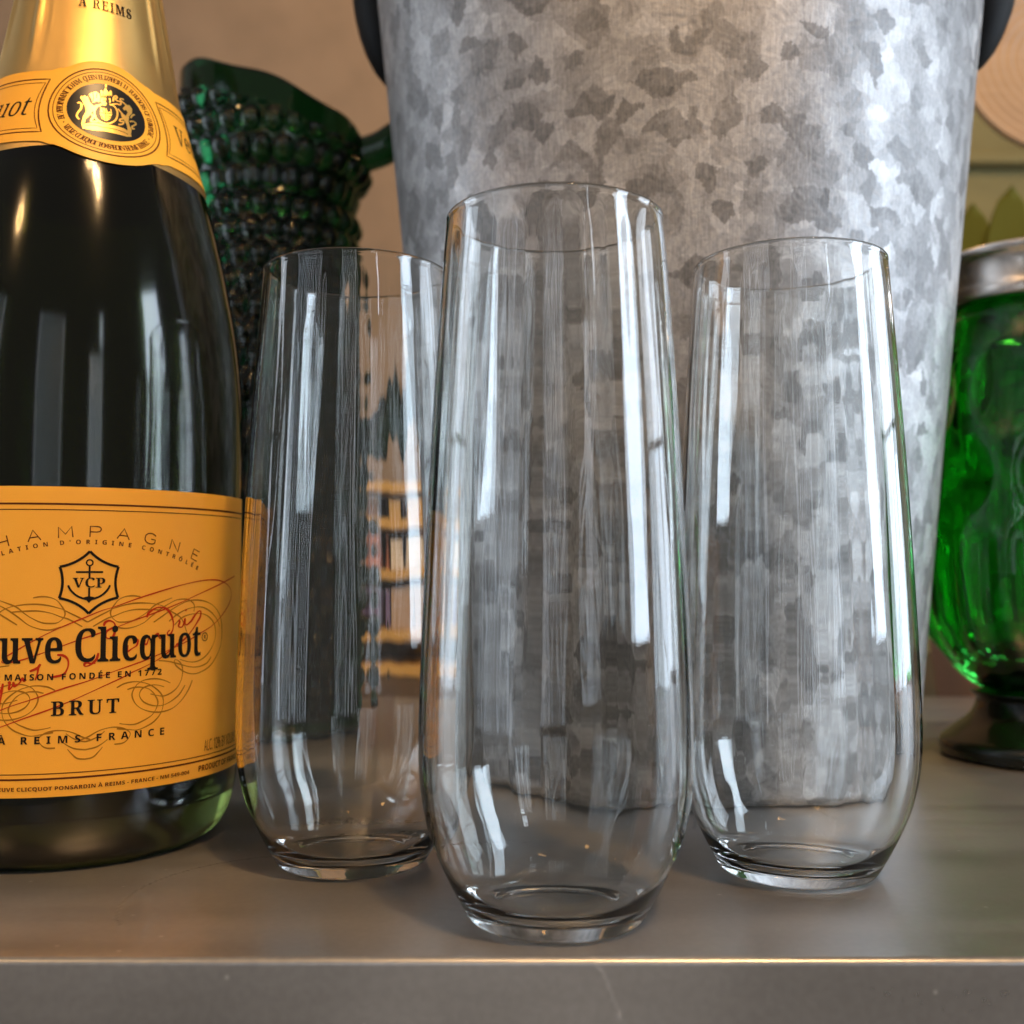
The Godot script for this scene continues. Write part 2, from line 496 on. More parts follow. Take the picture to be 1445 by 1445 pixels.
# zinc crystals: interlocking patches of many tones, each with its own drawn grain, under faint upright brush marks
func spangle() -> void:
	var w := 2048
	var h := 1024
	var big := noise_image(w, h, 0.028, FastNoiseLite.TYPE_CELLULAR, 21, 9.0).get_data()
	var mid := noise_image(w, h, 0.052, FastNoiseLite.TYPE_CELLULAR, 22, 6.0).get_data()
	var small := noise_image(w, h, 0.16, FastNoiseLite.TYPE_SIMPLEX, 23, 9.0, 4).get_data()
	var clouds := noise_image(w, h, 0.006, FastNoiseLite.TYPE_SIMPLEX, 24, 0.0, 3).get_data()
	var lines := noise_image(w, 96, 0.45, FastNoiseLite.TYPE_SIMPLEX, 25, 0.0, 2)
	lines.resize(w, h, Image.INTERPOLATE_CUBIC)
	var streak := lines.get_data()
	var grain := FastNoiseLite.new()
	grain.seed = 26
	grain.frequency = 0.11
	grain.fractal_type = FastNoiseLite.FRACTAL_NONE
	var col := PackedByteArray()
	var rough := PackedByteArray()
	var bump := PackedByteArray()
	col.resize(w * h)
	rough.resize(w * h)
	bump.resize(w * h)
	var fleck := noise_image(w, h, 0.056, FastNoiseLite.TYPE_CELLULAR, 27, 7.0).get_data()
	# tone of a crystal by its number: most are pale, some middling, few dark
	var tone := PackedFloat32Array()
	tone.resize(256)
	for i in 256:
		tone[i] = 0.13 * ((i * 97 + 31) % 256 / 255.0 - 0.5)
	for i in w * h:
		var b := big[i]
		var m := mid[i]
		var f := fleck[i]
		var s := small[i] / 255.0 - 0.5
		var c := clouds[i] / 255.0 - 0.5
		var t := streak[i] / 255.0 - 0.5
		var a := (b * 0.37 + m * 0.11)
		var x := float(i % w)
		var y := float(i / w)
		var g := grain.get_noise_2d((x * cos(a) + y * sin(a)) * 2.2, (y * cos(a) - x * sin(a)) * 0.35)
		var u := tone[b] + tone[m] * 0.8
		if b % 13 == 3:
			u = -0.15 + tone[m] * 0.4
		elif b % 13 == 7:
			u = -0.10 + tone[m] * 0.4
		if f % 8 == 4:
			u = -0.14 + tone[m] * 0.3
		elif f % 8 == 6:
			u -= 0.06
		elif f % 8 == 1:
			u += 0.06
		var v := 0.80 + u + s * 0.16 + g * 0.05 + t * 0.12 + c * 0.08
		col[i] = int(255.0 * clampf(v, 0.2, 1.0))
		rough[i] = int(255.0 * clampf(0.54 - u * 0.10 + s * 0.12 + g * 0.06, 0.1, 1.0))
		bump[i] = int(255.0 * clampf(0.5 + t * 0.35 + s * 0.35 + g * 0.12 + u * 0.4, 0.0, 1.0))
	M.zinc = mat(lin(0.57, 0.57, 0.575), 1.0, 0.92)
	M.zinc.albedo_texture = texture(Image.create_from_data(w, h, false, Image.FORMAT_L8, col))
	M.zinc.roughness_texture = texture(Image.create_from_data(w, h, false, Image.FORMAT_L8, rough))
	M.zinc.heightmap_enabled = true
	M.zinc.heightmap_texture = texture(Image.create_from_data(w, h, false, Image.FORMAT_L8, bump))
	M.zinc.heightmap_scale = 0.010


# dull sheet metal with wear, dust specks and a few curved scratches
func shelf_metal() -> void:
	var w := 2048
	var h := 1024
	var clouds := noise_image(w, h, 0.004, FastNoiseLite.TYPE_SIMPLEX, 31, 0.0, 5).get_data()
	var fine := noise_image(w, h, 0.25, FastNoiseLite.TYPE_SIMPLEX, 32, 0.0, 3).get_data()
	var smear := noise_image(64, h, 0.03, FastNoiseLite.TYPE_SIMPLEX, 33, 0.0, 4)
	smear.resize(w, h, Image.INTERPOLATE_CUBIC)
	var sm := smear.get_data()
	var col := PackedByteArray()
	var rough := PackedByteArray()
	col.resize(w * h)
	rough.resize(w * h)
	for i in w * h:
		var c := clouds[i] / 255.0
		var f := fine[i] / 255.0
		var s := sm[i] / 255.0
		col[i] = int(255.0 * clampf(0.78 + (c - 0.5) * 0.20 + (f - 0.5) * 0.05 + (s - 0.5) * 0.08, 0.0, 1.0))
		rough[i] = int(255.0 * clampf(0.34 + (c - 0.5) * 0.12 + (f - 0.5) * 0.05 + (s - 0.5) * 0.10, 0.0, 1.0))
	var r := RandomNumberGenerator.new()
	r.seed = 5
	for k in 900:   # dust
		var at := r.randi_range(0, w * h - 1)
		col[at] = mini(255, col[at] + r.randi_range(30, 90))
	for k in 170:   # scratches, most of them short and curved
		var x := r.randf() * w
		var y := r.randf() * h
		var a := r.randf() * TAU
		var bend := r.randf_range(-0.02, 0.02)
		var tone := -r.randi_range(8, 34) if r.randf() < 0.6 else r.randi_range(8, 26)
		for q in r.randi_range(20, 130):
			x += cos(a)
			y += sin(a)
			a += bend
			if x < 0 or y < 0 or x >= w or y >= h:
				break
			var at := int(y) * w + int(x)
			col[at] = clampi(col[at] + tone, 0, 255)
			rough[at] = clampi(rough[at] + 40, 0, 255)
	M.shelf = mat(lin(0.64, 0.635, 0.63), 1.0, 0.75)
	M.shelf.albedo_texture = texture(Image.create_from_data(w, h, false, Image.FORMAT_L8, col))
	M.shelf.roughness_texture = texture(Image.create_from_data(w, h, false, Image.FORMAT_L8, rough))


# ------------------------------------------------------------------ setting

func setting() -> void:
	# the shelf: one folded sheet with a rounded front edge and an apron below it
	var front := -0.2045
	var prof := [Vector2(-0.62, -0.004), Vector2(-0.62, -0.0002), Vector2(-0.6198, 0.0)]
	for k in 24:
		prof.append(Vector2(lerpf(-0.60, front - 0.0018, (k + 1) / 24.0), 0.0))
	for k in 11:
		var f := PI / 2 * k / 10.0
		prof.append(Vector2(front - 0.0014 + 0.0014 * sin(f), -0.0014 + 0.0014 * cos(f)))
	for y in [0.0018, 0.0024, 0.004, 0.012, 0.03, 0.05, 0.075]:
		prof.append(Vector2(front, -y))
	prof.append(Vector2(front - 0.004, -0.0752))
	prof.reverse()
	var dent := FastNoiseLite.new()
	dent.seed = 41
	dent.frequency = 9.0
	dent.fractal_octaves = 4
	var nick := FastNoiseLite.new()
	nick.seed = 42
	nick.frequency = 160.0
	var rows := []
	var v_at := []
	var dist := 0.0
	for i in prof.size():
		var q: Vector2 = prof[i]
		if i > 0:
			dist += (q - prof[i - 1]).length()
		v_at.append(dist / 0.70)
		var edge := clampf(1.0 - (q - Vector2(front, 0.0)).length() / 0.006, 0.0, 1.0)
		var row := PackedVector3Array()
		for j in 701:
			var x := -0.7 + 0.002 * j
			var d := edge * (dent.get_noise_1d(x) * 0.00012 + maxf(0.0, nick.get_noise_1d(x) - 0.35) * 0.00035)
			var flat := dent.get_noise_2d(x * 0.6, q.x * 0.6 + 3.0) * 0.00006 if q.y > -0.0001 and q.x < front - 0.01 else 0.0
			row.append(Vector3(x, q.y - d + flat - 0.00006, q.x - d))
		rows.append(row)
	structure("shelf", grid(rows, false, false, v_at), M.shelf)
	# behind the shelf, lower: a wooden counter, then the wall
	structure("counter", box(Vector3(2.6, 0.04, 0.66), 0.003), M.counter, Vector3(0, -0.045, -0.955))
	structure("wall_left", box(Vector3(1.3, 2.2, 0.06), 0.002), M.wall, Vector3(-0.58, 0.55, -1.32))
	structure("wall_right", box(Vector3(1.4, 2.2, 0.06), 0.002), M.olive, Vector3(0.772, 0.55, -1.32))
	var ledge := thing("wall_ledge", "narrow olive ledge along the wall behind the round plate", "ledge", Vector3(0.772, 0.575, -1.279))
	part("board", box(Vector3(1.38, 0.014, 0.022), 0.002), M.olive, ledge)


func window(at: Vector3, w: float, h: float, energy: float, label: String, nx: int, ny: int, bar: float) -> void:
	var t := thing("shop_window", label, "window", at, "shop windows behind the viewer")
	var to := Vector3(0.02, at.y, -0.26) - at
	t.rotation.y = atan2(-to.x, -to.z)   # -z of the window looks at the shelf
	var fm := mat(lin(0.03, 0.028, 0.026), 0.5)
	for s in [-1.0, 1.0]:
		part("jamb", box(Vector3(0.05, h + 0.1, 0.06)), fm, t, Vector3(s * (w / 2 + 0.025), 0, 0))
		part("rail", box(Vector3(w, 0.05, 0.058)), fm, t, Vector3(0, s * (h / 2 + 0.025), 0))
	for i in range(1, nx):
		part("mullion", box(Vector3(bar, h, 0.03)), fm, t, Vector3(-w / 2 + w * i / nx, 0, -0.012))
	for i in range(1, ny):
		part("glazing_bar", box(Vector3(w, minf(bar, 0.012), 0.026)), fm, t, Vector3(0, -h / 2 + h * i / ny, -0.012))
	var gm := mat(Color.WHITE, 0.2)
	gm.emission_enabled = true
	gm.emission = Color(0.86, 0.93, 1.0)
	gm.emission_energy_multiplier = 2.0
	part("lit_window_pane", box(Vector3(w, h, 0.004), 0.0005), gm, t, Vector3(0, 0, 0.015))
	var l := AreaLight3D.new()
	l.name = "daylight"
	l.area_size = Vector2(w, h)
	l.light_color = Color(0.84, 0.92, 1.0)
	l.light_energy = energy * w * h / PI
	l.area_range = 12.0
	l.shadow_enabled = true
	t.add_child(l)
	l.position = Vector3(0, 0, 0.008)


func lamps() -> void:
	# warm bulbs hanging over the viewer, and a lamp to the left
	var spots := [[Vector3(0.30, 1.12, 0.42), 0.45, "warm globe bulb hanging above the viewer, lowest of the cluster"], [Vector3(0.22, 1.33, 0.52), 0.36, "warm globe bulb hanging above the viewer, middle of the cluster"], [Vector3(0.40, 1.55, 0.66), 0.36, "warm globe bulb hanging above the viewer, highest of the cluster"], [Vector3(-0.58, 0.78, 0.36), 0.12, "warm globe bulb hanging to the left of the viewer"], [Vector3(0.15, 1.0, -1.0), 0.07, "warm globe bulb hanging before the back wall above the frame"]]
	for s in spots:
		var t := thing("pendant_bulb", s[2], "lamp", s[0], "warm pendant bulbs")
		var gm := mat(Color(1, 0.85, 0.6), 0.3)
		gm.emission_enabled = true
		gm.emission = Color(1.0, 0.72, 0.36)
		gm.emission_energy_multiplier = 14.0
		var b := SphereMesh.new()
		b.radius = 0.030
		b.height = 0.060
		b.radial_segments = 24
		b.rings = 12
		part("light_bulb", b, gm, t)
		part("socket", lathe([[0.0, 0.036], [0.012, 0.036], [0.013, 0.06], [0.008, 0.066], [0.0, 0.066]], 20), M.cord, t)
		part("cord", tube([Vector3(0, 0.065, 0), Vector3(0, 0.4, 0), Vector3(0, 1.0, 0)], 0.002, 8), M.cord, t)
		var l := OmniLight3D.new()
		l.name = "glow"
		l.light_color = Color(1.0, 0.80, 0.56)
		l.light_energy = s[1]
		l.light_size = 0.034
		l.omni_range = 8.0
		l.omni_attenuation = 2.0
		l.shadow_enabled = true
		t.add_child(l)


	# a string of small warm bulbs, the little golden sparks in every glass
	for s in [[Vector3(0.29, 0.98, 0.36), Vector3(0.46, 1.70, 0.78), "string of small warm bulbs hanging high above the viewer"]]:
		var t := thing("string_lights", s[2], "lamp", s[0])
		var span: Vector3 = s[1] - s[0]
		var line := []
		for k in 25:
			var u := k / 24.0
			line.append(span * u + Vector3(0.05 * sin(u * 9.0), 0, 0.04 * cos(u * 7.0)))
		line.append(span + Vector3(0, 0.8, 0))
		part("wire", tube(line, 0.0015, 8), M.cord, t)
		for k in 7:
			var at: Vector3 = line[k * 4] + Vector3(0.014, 0, -0.012)
			var gm := mat(Color(1, 0.85, 0.6), 0.3)
			gm.emission_enabled = true
			gm.emission = Color(1.0, 0.72, 0.36)
			gm.emission_energy_multiplier = 14.0
			var b := SphereMesh.new()
			b.radius = 0.011
			b.height = 0.022
			b.radial_segments = 16
			b.rings = 8
			part("light_bulb", b, gm, t, at)
			var l := OmniLight3D.new()
			l.name = "glow"
			l.light_color = Color(1.0, 0.80, 0.56)
			l.light_energy = 0.085
			l.light_size = 0.013
			l.omni_range = 8.0
			l.omni_attenuation = 2.0
			l.shadow_enabled = true
			t.add_child(l, true)
			l.position = at


# ------------------------------------------------------------------ bucket

func bucket() -> void:
	var at := Vector3(0.0623, 0.0003, -0.407)
	var t := thing("galvanised_bucket", "large tapered galvanised steel bucket with crystal patterned zinc standing behind the flutes", "bucket", at)
	var outer := []
	for k in 41:
		var h := 0.004 + 0.300 * k / 40.0
		outer.append([0.0849 + 0.0955 * h + 0.02 * h * h, h])
	var prof := [[0.0, 0.005], [0.078, 0.005], [0.0815, 0.0], [0.0845, 0.0008]]
	prof.append_array(outer)
	part("side", lathe(prof, 160), M.zinc, t, Vector3.ZERO, Vector3(0, PI, 0))
	var top: float = outer[-1][0]
	var inner := []
	for k in 21:
		var h := 0.304 - 0.296 * k / 20.0
		inner.append([0.0837 + 0.0955 * h + 0.02 * h * h, h])
	inner.append([0.0, 0.008])
	part("inside", lathe(inner, 96), M.zinc, t)
	var bead := []
	for k in 16:
		var f := TAU * k / 16
		bead.append([top + 0.001 + 0.004 * cos(f), 0.306 + 0.004 * sin(f)])
	part("rolled_rim", lathe(bead, 128, null, true), M.zinc, t)
	# black ears at the sides: solid rounded lugs that the bail would hang from
	for s in [[-1.0, 0.313], [1.0, 0.303]]:
		var a := -PI / 2 - 0.16 if s[0] < 0 else PI / 2 - 0.16
		var rows := []
		for i in 17:
			var f := PI * i / 16.0 - PI / 2
			var row := PackedVector3Array()
			for j in 28:
				var g := TAU * j / 28.0
				var d := Vector3(cos(f) * cos(g) * 0.019, sin(f) * 0.044, cos(f) * sin(g) * 0.030)
				row.append(Basis(Vector3.UP, a - PI / 2) * Vector3(d.x + 0.1095, d.y, -d.z) + Vector3(0, s[1], 0))
			rows.append(row)
		part("ear", grid(rows), M.black_iron, t)


# ------------------------------------------------------------------ green glassware

func pitcher() -> void:
	var at := Vector3(-0.1124, 0.0003, -0.49)
	var t := thing("hobnail_pitcher", "tall dark green hobnail glass pitcher with ruffled rim behind the champagne bottle", "pitcher", at)
	var pts := smooth([[0.036, 0.0], [0.043, 0.003], [0.0455, 0.012], [0.047, 0.04], [0.0458, 0.105], [0.0425, 0.175], [0.0385, 0.225], [0.036, 0.245], [0.0395, 0.262], [0.0425, 0.280], [0.0425, 0.300], [0.0425, 0.318]], 22)
	var seg := 420
	var rows := []
	var top_h := func(f: float) -> float:
		# the rim rises towards the lip on the far left and dips to the handle
		var u := -sin(f)
		return 0.2880 + 0.0135 * u + 0.0008 * sin(f * 7.0)
	for q in pts:
		var row := PackedVector3Array()
		for j in seg:
			var f := TAU * j / seg
			var h: float = q[1]
			var r: float = q[0]
			if h > 0.24:
				h = 0.24 + (h - 0.24) * (float(top_h.call(f)) - 0.24) / 0.078
			var d := 0.0
			if h > 0.010 and h < float(top_h.call(f)) - 0.012:
				# staggered rows of knobs
				var y := (h - 0.012) / 0.0116
				for oy in [floorf(y), floorf(y) + 1.0]:
					var x := f / TAU * 28.0 + (0.5 if int(oy) % 2 else 0.0)
					var dx := (x - roundf(x)) * TAU / 28.0 * r
					var dy: float = (y - oy) * 0.0116
					var q2 := dx * dx / (0.0046 * 0.0046) + dy * dy / (0.0055 * 0.0055)
					if q2 < 1.0:
						d = maxf(d, (0.0040 + 0.0007 * sin(roundf(x) * 5.3 + oy * 3.1)) * pow(1.0 - q2, 0.55))
			r += d
			row.append(Vector3(r * sin(f), h, r * cos(f)))
		rows.append(row)
	for k in range(7):   # the rounded rim
		var g := PI * k / 6.0
		var row := PackedVector3Array()
		for j in seg:
			var f := TAU * j / seg
			var r := 0.0408 + 0.0017 * cos(g)
			row.append(Vector3(r * sin(f), float(top_h.call(f)) + 0.0017 * sin(g), r * cos(f)))
		rows.append(row)
	for k in range(40):
		var i := int(round((pts.size() - 1) * (1.0 - (k + 1.0) / 41.0)))
		var row := PackedVector3Array()
		for j in seg:
			var f := TAU * j / seg
			var h: float = maxf(pts[i][1], 0.008)
			if h > 0.24:
				h = 0.24 + (h - 0.24) * (float(top_h.call(f)) - 0.24) / 0.078
			var r: float = pts[i][0] - 0.0034
			row.append(Vector3(r * sin(f), h, r * cos(f)))
		rows.append(row)
	var low := PackedVector3Array()
	var bottom := PackedVector3Array()
	for j in seg:
		low.append(Vector3(0, 0.008, 0))
		bottom.append(Vector3.ZERO)
	rows.append(low)
	rows.push_front(bottom)
	part("body", grid(rows), M.hobnail, t)
	var path := []
	for q in smooth([[0.038, 0.268], [0.050, 0.272], [0.066, 0.280], [0.082, 0.268], [0.086, 0.225], [0.074, 0.17], [0.056, 0.14], [0.0465, 0.128]], 8):
		path.append(Vector3(q[0], q[1], -0.004))
	part("handle", tube(path, 0.0082, 20), M.hobnail, t)


func green_jar() -> void:
	var at := Vector3(0.2085, 0.0003, -0.42)
	var t := thing("green_glass_jar", "bright green moulded glass jar with dark foot and silver collar right of the bucket", "jar", at)
	var body := smooth([[0.0, 0.026], [0.020, 0.026], [0.0285, 0.030], [0.0355, 0.038], [0.0435, 0.052], [0.0465, 0.075], [0.0455, 0.105], [0.0440, 0.135], [0.0420, 0.154], [0.0365, 0.168], [0.0310, 0.176]], 10)
	var wob := func(f: float, h: float, r: float) -> float:
		# big thumbprint ovals above, upright flutes below
		var d := 0.0
		if h > 0.092 and r > 0.03:
			var x := f / TAU * 9.0
			var dx := (x - roundf(x)) * 2.0
			var dy := (h - 0.140) / 0.019
			var q := dx * dx * 1.6 + dy * dy
			d -= 0.0036 * clampf(1.0 - q, 0.0, 1.0)
			x = f / TAU * 9.0 + 0.5
			dx = (x - roundf(x)) * 2.0
			dy = (h - 0.108) / 0.015
			d -= 0.0032 * clampf(1.0 - dx * dx * 1.6 - dy * dy, 0.0, 1.0)
		elif r > 0.02:
			d += 0.0014 * cos(f * 18.0) * smoothstep(0.03, 0.05, h) * (1.0 - smoothstep(0.082, 0.092, h))
		return d
	var rows_out := body.duplicate()
	for q in [[0.0285, 0.176], [0.0340, 0.166], [0.0390, 0.152], [0.0410, 0.134], [0.0425, 0.105], [0.0433, 0.075], [0.0405, 0.055], [0.0320, 0.042], [0.015, 0.036], [0.0, 0.035]]:
		rows_out.append(q)
	var g := lathe(rows_out, 216, wob)
	part("body", g, M.green, t)
	part("foot", lathe(smooth([[0.0, 0.0], [0.034, 0.0], [0.0385, 0.002], [0.0385, 0.006], [0.034, 0.010], [0.027, 0.016], [0.0245, 0.022], [0.0255, 0.0258], [0.0, 0.0258]], 5), 96), M.dark_foot, t)
	var collar := smooth([[0.0300, 0.176], [0.0350, 0.1765], [0.0355, 0.180], [0.0346, 0.183], [0.0342, 0.188], [0.0350, 0.1915], [0.0368, 0.1935], [0.0368, 0.196], [0.0330, 0.1965], [0.0322, 0.192], [0.0318, 0.186], [0.0305, 0.178]], 5)
	part("collar", lathe(collar, 96), M.silver, t)


# ------------------------------------------------------------------ things behind

func wooden_plate() -> void:
	# a round turned wooden plate hung in front of the olive wall
	var at := Vector3(0.419, 0.462, -0.80)
	var t := thing("wooden_plate", "round pale wooden plate standing upright on a wire stand at the upper right", "plate", Vector3(at.x, -0.0247, at.z))
	var prof := [[0.0, 0.004], [0.02, 0.004]]
	for k in 44:
		var r := 0.02 + 0.050 * k / 43.0
		prof.append([r, 0.004 + 0.0006 * sin(r * 900.0)])
	prof.append_array([[0.0705, 0.0055], [0.074, 0.009], [0.0775, 0.011], [0.0782, 0.009], [0.0775, 0.004], [0.07, 0.0], [0.0, 0.0]])
	var rows := prof
	rows.reverse()
	part("dish", lathe(rows, 128), M.plate, t, Vector3(0, at.y + 0.025, 0), Vector3(PI / 2 - 0.10, 0, 0))
	part("stand_pole", tube([Vector3(0, 0.004, -0.03), Vector3(0, 0.2, -0.03), Vector3(0, 0.495, -0.022)], 0.004, 12), M.black_iron, t)
	part("stand_hook", tube([Vector3(0, 0.395, -0.03), Vector3(0, 0.405, 0.0), Vector3(0, 0.409, 0.012), Vector3(0, 0.425, 0.016)], 0.003, 10), M.black_iron, t)
	part("stand_base", lathe([[0.0, 0.0], [0.05, 0.0], [0.05, 0.004], [0.0, 0.006]], 48), M.black_iron, t, Vector3(0, 0, -0.03))


func plant() -> void:
	var at := Vector3(0.326, -0.0247, -0.72)
	var t := thing("potted_plant", "potted plant with broad upright olive leaves behind the silver collar of the green jar", "plant", at)
	part("pot", lathe([[0.0, 0.0], [0.036, 0.0], [0.046, 0.085], [0.049, 0.085], [0.049, 0.097], [0.044, 0.097], [0.043, 0.08], [0.0, 0.08]], 48), M.pot, t)
	part("soil", lathe([[0.0, 0.0805], [0.0425, 0.0805], [0.02, 0.088], [0.0, 0.09]], 32), M.soil, t)
	for q in [[-0.012, 0.348, 0.036, -0.10], [0.015, 0.360, 0.042, 0.12], [0.036, 0.330, 0.030, 0.35], [-0.030, 0.300, 0.026, -0.4], [0.0, 0.29, 0.03, 1.2]]:
		var rows := []
		for i in 25:
			var v := i / 24.0
			var half: float = q[2] / 2 * pow(sin(PI * pow(clampf(v * 0.94 + 0.06, 0, 1), 2.2)), 0.55) + 0.002 * (1.0 - v)
			var c := Vector3(q[0] * (0.25 + 0.75 * v), 0.085 + (q[1] - 0.085) * v, -0.004 + 0.012 * v * v)
			var row := PackedVector3Array()
			for j in 12:
				var f := TAU * j / 12
				var x := half * cos(f)
				row.append(c + Basis(Vector3.UP, q[3]) * Vector3(x, 0, -0.0010 * sin(f) + 6.0 * x * x))
			rows.append(row)
		part("leaf", grid(rows), M.leaf, t)


func rack() -> void:
	var at := Vector3(-0.115, -0.0247, -1.02)
	var t := thing("display_rack", "small wooden rack with yellowish shelf boards seen through the left flute", "rack", at)
	var hs := [0.006, 0.036, 0.092, 0.142, 0.176]
	for s in [-1.0, 1.0]:
		part("side_panel", box(Vector3(0.010, 0.185, 0.07)), M.yellow_wood, t, Vector3(s * 0.125, 0.0925, 0))
	for h in hs:
		part("shelf_board", box(Vector3(0.238, 0.010, 0.068)), M.yellow_wood, t, Vector3(0, h, 0))
	part("back_panel", box(Vector3(0.238, 0.17, 0.006)), M.counter, t, Vector3(0, 0.09, -0.037))
	var what := {0.036: ["crimson", "plum", "tan", "slate"], 0.092: ["olive", "rust", "cream", "pink"], 0.142: ["grey", "brown", "ochre", "navy"]}
	var cols := {"crimson": lin(0.3, 0.02, 0.03), "plum": lin(0.16, 0.11, 0.2), "tan": lin(0.4, 0.26, 0.15), "slate": lin(0.14, 0.14, 0.16), "olive": lin(0.2, 0.2, 0.06), "rust": lin(0.4, 0.13, 0.05), "cream": lin(0.6, 0.48, 0.32), "pink": lin(0.5, 0.28, 0.24), "grey": lin(0.2, 0.18, 0.17), "brown": lin(0.16, 0.09, 0.05), "ochre": lin(0.5, 0.3, 0.08), "navy": lin(0.05, 0.06, 0.1)}
	var where := {0.036: "bottom", 0.092: "middle", 0.142: "top"}
	for h in what:
		for k in 4:
			var c: String = what[h][k]
			var tall := (0.018 if h == 0.142 else 0.034) * rng.randf_range(0.75, 1.0)
			var b := thing("gift_box", "small %s box on the %s board of the wooden rack" % [c, where[h]], "box", at + Vector3(-0.083 + 0.055 * k, h + 0.0053, 0.008), "small boxes in the rack")
			part("carton", box(Vector3(0.040, tall, 0.035), 0.001), mat(cols[c], 0.6), b, Vector3(0, tall / 2, 0))
			part("lid", box(Vector3(0.042, 0.004, 0.037), 0.001), mat(cols[c].lightened(0.15), 0.6), b, Vector3(0, tall + 0.002, 0))


# ------------------------------------------------------------------ flutes

func flutes() -> void:
	var outer := smooth([[0.0165, 0.0], [0.0182, 0.0004], [0.0196, 0.0022], [0.0225, 0.0075], [0.0250, 0.0128], [0.0268, 0.0175], [0.0284, 0.0245], [0.0291, 0.0320], [0.0291, 0.0420], [0.0287, 0.0560], [0.0277, 0.0800], [0.0263, 0.1080], [0.0247, 0.1330], [0.0236, 0.1480]], 8)
	var inner := smooth([[0.0223, 0.1480], [0.0234, 0.1330], [0.0250, 0.1080], [0.0264, 0.0800], [0.0273, 0.0560], [0.0277, 0.0420], [0.0277, 0.0320], [0.0270, 0.0245], [0.0253, 0.0172], [0.0233, 0.0118], [0.0211, 0.0078], [0.0188, 0.0053], [0.0158, 0.0040], [0.0115, 0.0034], [0.006, 0.0032], [0.0, 0.0032]], 8)
	var prof := [[0.0, 0.0009], [0.006, 0.0009], [0.0105, 0.00085], [0.0122, 0.0006], [0.0132, 0.00015], [0.0145, 0.0]]
	prof.append_array(outer)
	for k in range(1, 10):
		var f := PI * k / 10.0
		prof.append([0.02295 + (0.00065 + 0.00030 * sin(f)) * cos(f), 0.1480 + 0.0011 * sin(f)])
	prof.append_array(inner)
	var wave := FastNoiseLite.new()
	wave.seed = 4
	wave.frequency = 1.0
	wave.fractal_octaves = 3
	var wob := func(f: float, h: float, r: float) -> float:
		# drawn glass is never quite round: faint upright ripples, different inside and out
		var inside := 40.0 if absf(r - radius_at(outer, h)) > 0.0006 else 0.0
		var k := smoothstep(0.012, 0.03, h) * (1.0 - smoothstep(0.140, 0.147, h))
		return k * (wave.get_noise_3d(sin(f) * 5.0 + inside, cos(f) * 5.0, h * 5.0) * 0.00008 + wave.get_noise_3d(sin(f) * 11.0 + inside, cos(f) * 11.0, h * 7.0) * 0.000014 + wave.get_noise_3d(sin(f) * 1.2 + inside, cos(f) * 1.2, h * 4.0 + 9.0) * 0.00018)
	var m := lathe(prof, 240, wob)
	var first: Node3D
	var spots := [[Vector3(0.0093, 0.0003, -0.2285), 0.3, "clear stemless champagne flute standing nearest, in the middle of the three"], [Vector3(-0.0400, 0.0003, -0.2710), 2.1, "clear stemless champagne flute beside the orange bottle label, left of the three"], [Vector3(0.0695, 0.0003, -0.2630), 4.4, "clear stemless champagne flute in front of the bucket, right of the three"]]
	for s in spots:
		var t: Node3D
		if first == null:
			t = thing("stemless_flute", s[2], "glass", s[0], "clear stemless flutes")
			part("bowl", m, M.clear, t)
			first = t
		else:
			t = first.duplicate()
			t.name = numbered("stemless_flute")
			add_child(t)
			t.position = s[0]
			tag(t, s[2], "glass", "clear stemless flutes")
		t.rotation.y = s[1]


func radius_at(profile: Array, h: float) -> float:
	for i in profile.size() - 1:
		if profile[i + 1][1] >= h:
			var a: float = profile[i][1]
			var b: float = profile[i + 1][1]
			return lerpf(profile[i][0], profile[i + 1][0], 0.0 if b - a < 1e-7 else clampf((h - a) / (b - a), 0.0, 1.0))
	return profile[-1][0]


# ------------------------------------------------------------------ bottle

var bottle_profile := []   # [radius, height], smooth


func bottle_r(h: float) -> float:
	return radius_at(bottle_profile, h)


# a point of the bottle's skin: along = mm round it at the given radius scale, height in mm, lift in metres
func skin(along: float, height: float, lift: float, scale := 44.0) -> Vector3:
	var f := BOTTLE_FACING + along / scale
	var h := height * 0.001
	var r := bottle_r(h) + lift
	return Vector3(r * sin(f), h, r * cos(f))


func skin_normal(along: float, height: float, scale := 44.0) -> Vector3:
	var f := BOTTLE_FACING + along / scale
	var h := height * 0.001
	var slope := (bottle_r(h + 0.002) - bottle_r(h - 0.002)) / 0.004
	return Vector3(sin(f), -slope, cos(f)).normalized()


class Ink:
	var p := PackedVector3Array()
	var n := PackedVector3Array()


func ink_tri(k: Ink, a: Vector2, b: Vector2, c: Vector2, lift: float, scale: float, deep := 0) -> void:
	var ab := absf(a.x - b.x)
	var bc := absf(b.x - c.x)
	var ca := absf(c.x - a.x)
	var longest := maxf(ab, maxf(bc, ca))
	if longest > 2.2 * scale / 44.0 and deep < 9:
		if ab == longest:
			var q := (a + b) / 2
			ink_tri(k, a, q, c, lift, scale, deep + 1)
			ink_tri(k, q, b, c, lift, scale, deep + 1)
		elif bc == longest:
			var q := (b + c) / 2
			ink_tri(k, a, b, q, lift, scale, deep + 1)
			ink_tri(k, a, q, c, lift, scale, deep + 1)
		else:
			var q := (c + a) / 2
			ink_tri(k, a, b, q, lift, scale, deep + 1)
			ink_tri(k, q, b, c, lift, scale, deep + 1)
		return
	if (b - a).cross(c - a) > 0.0:
		var t := b
		b = c
		c = t
	for v in [a, b, c]:
		k.p.append(skin(v.x, v.y, lift, scale))
		k.n.append(skin_normal(v.x, v.y, scale))


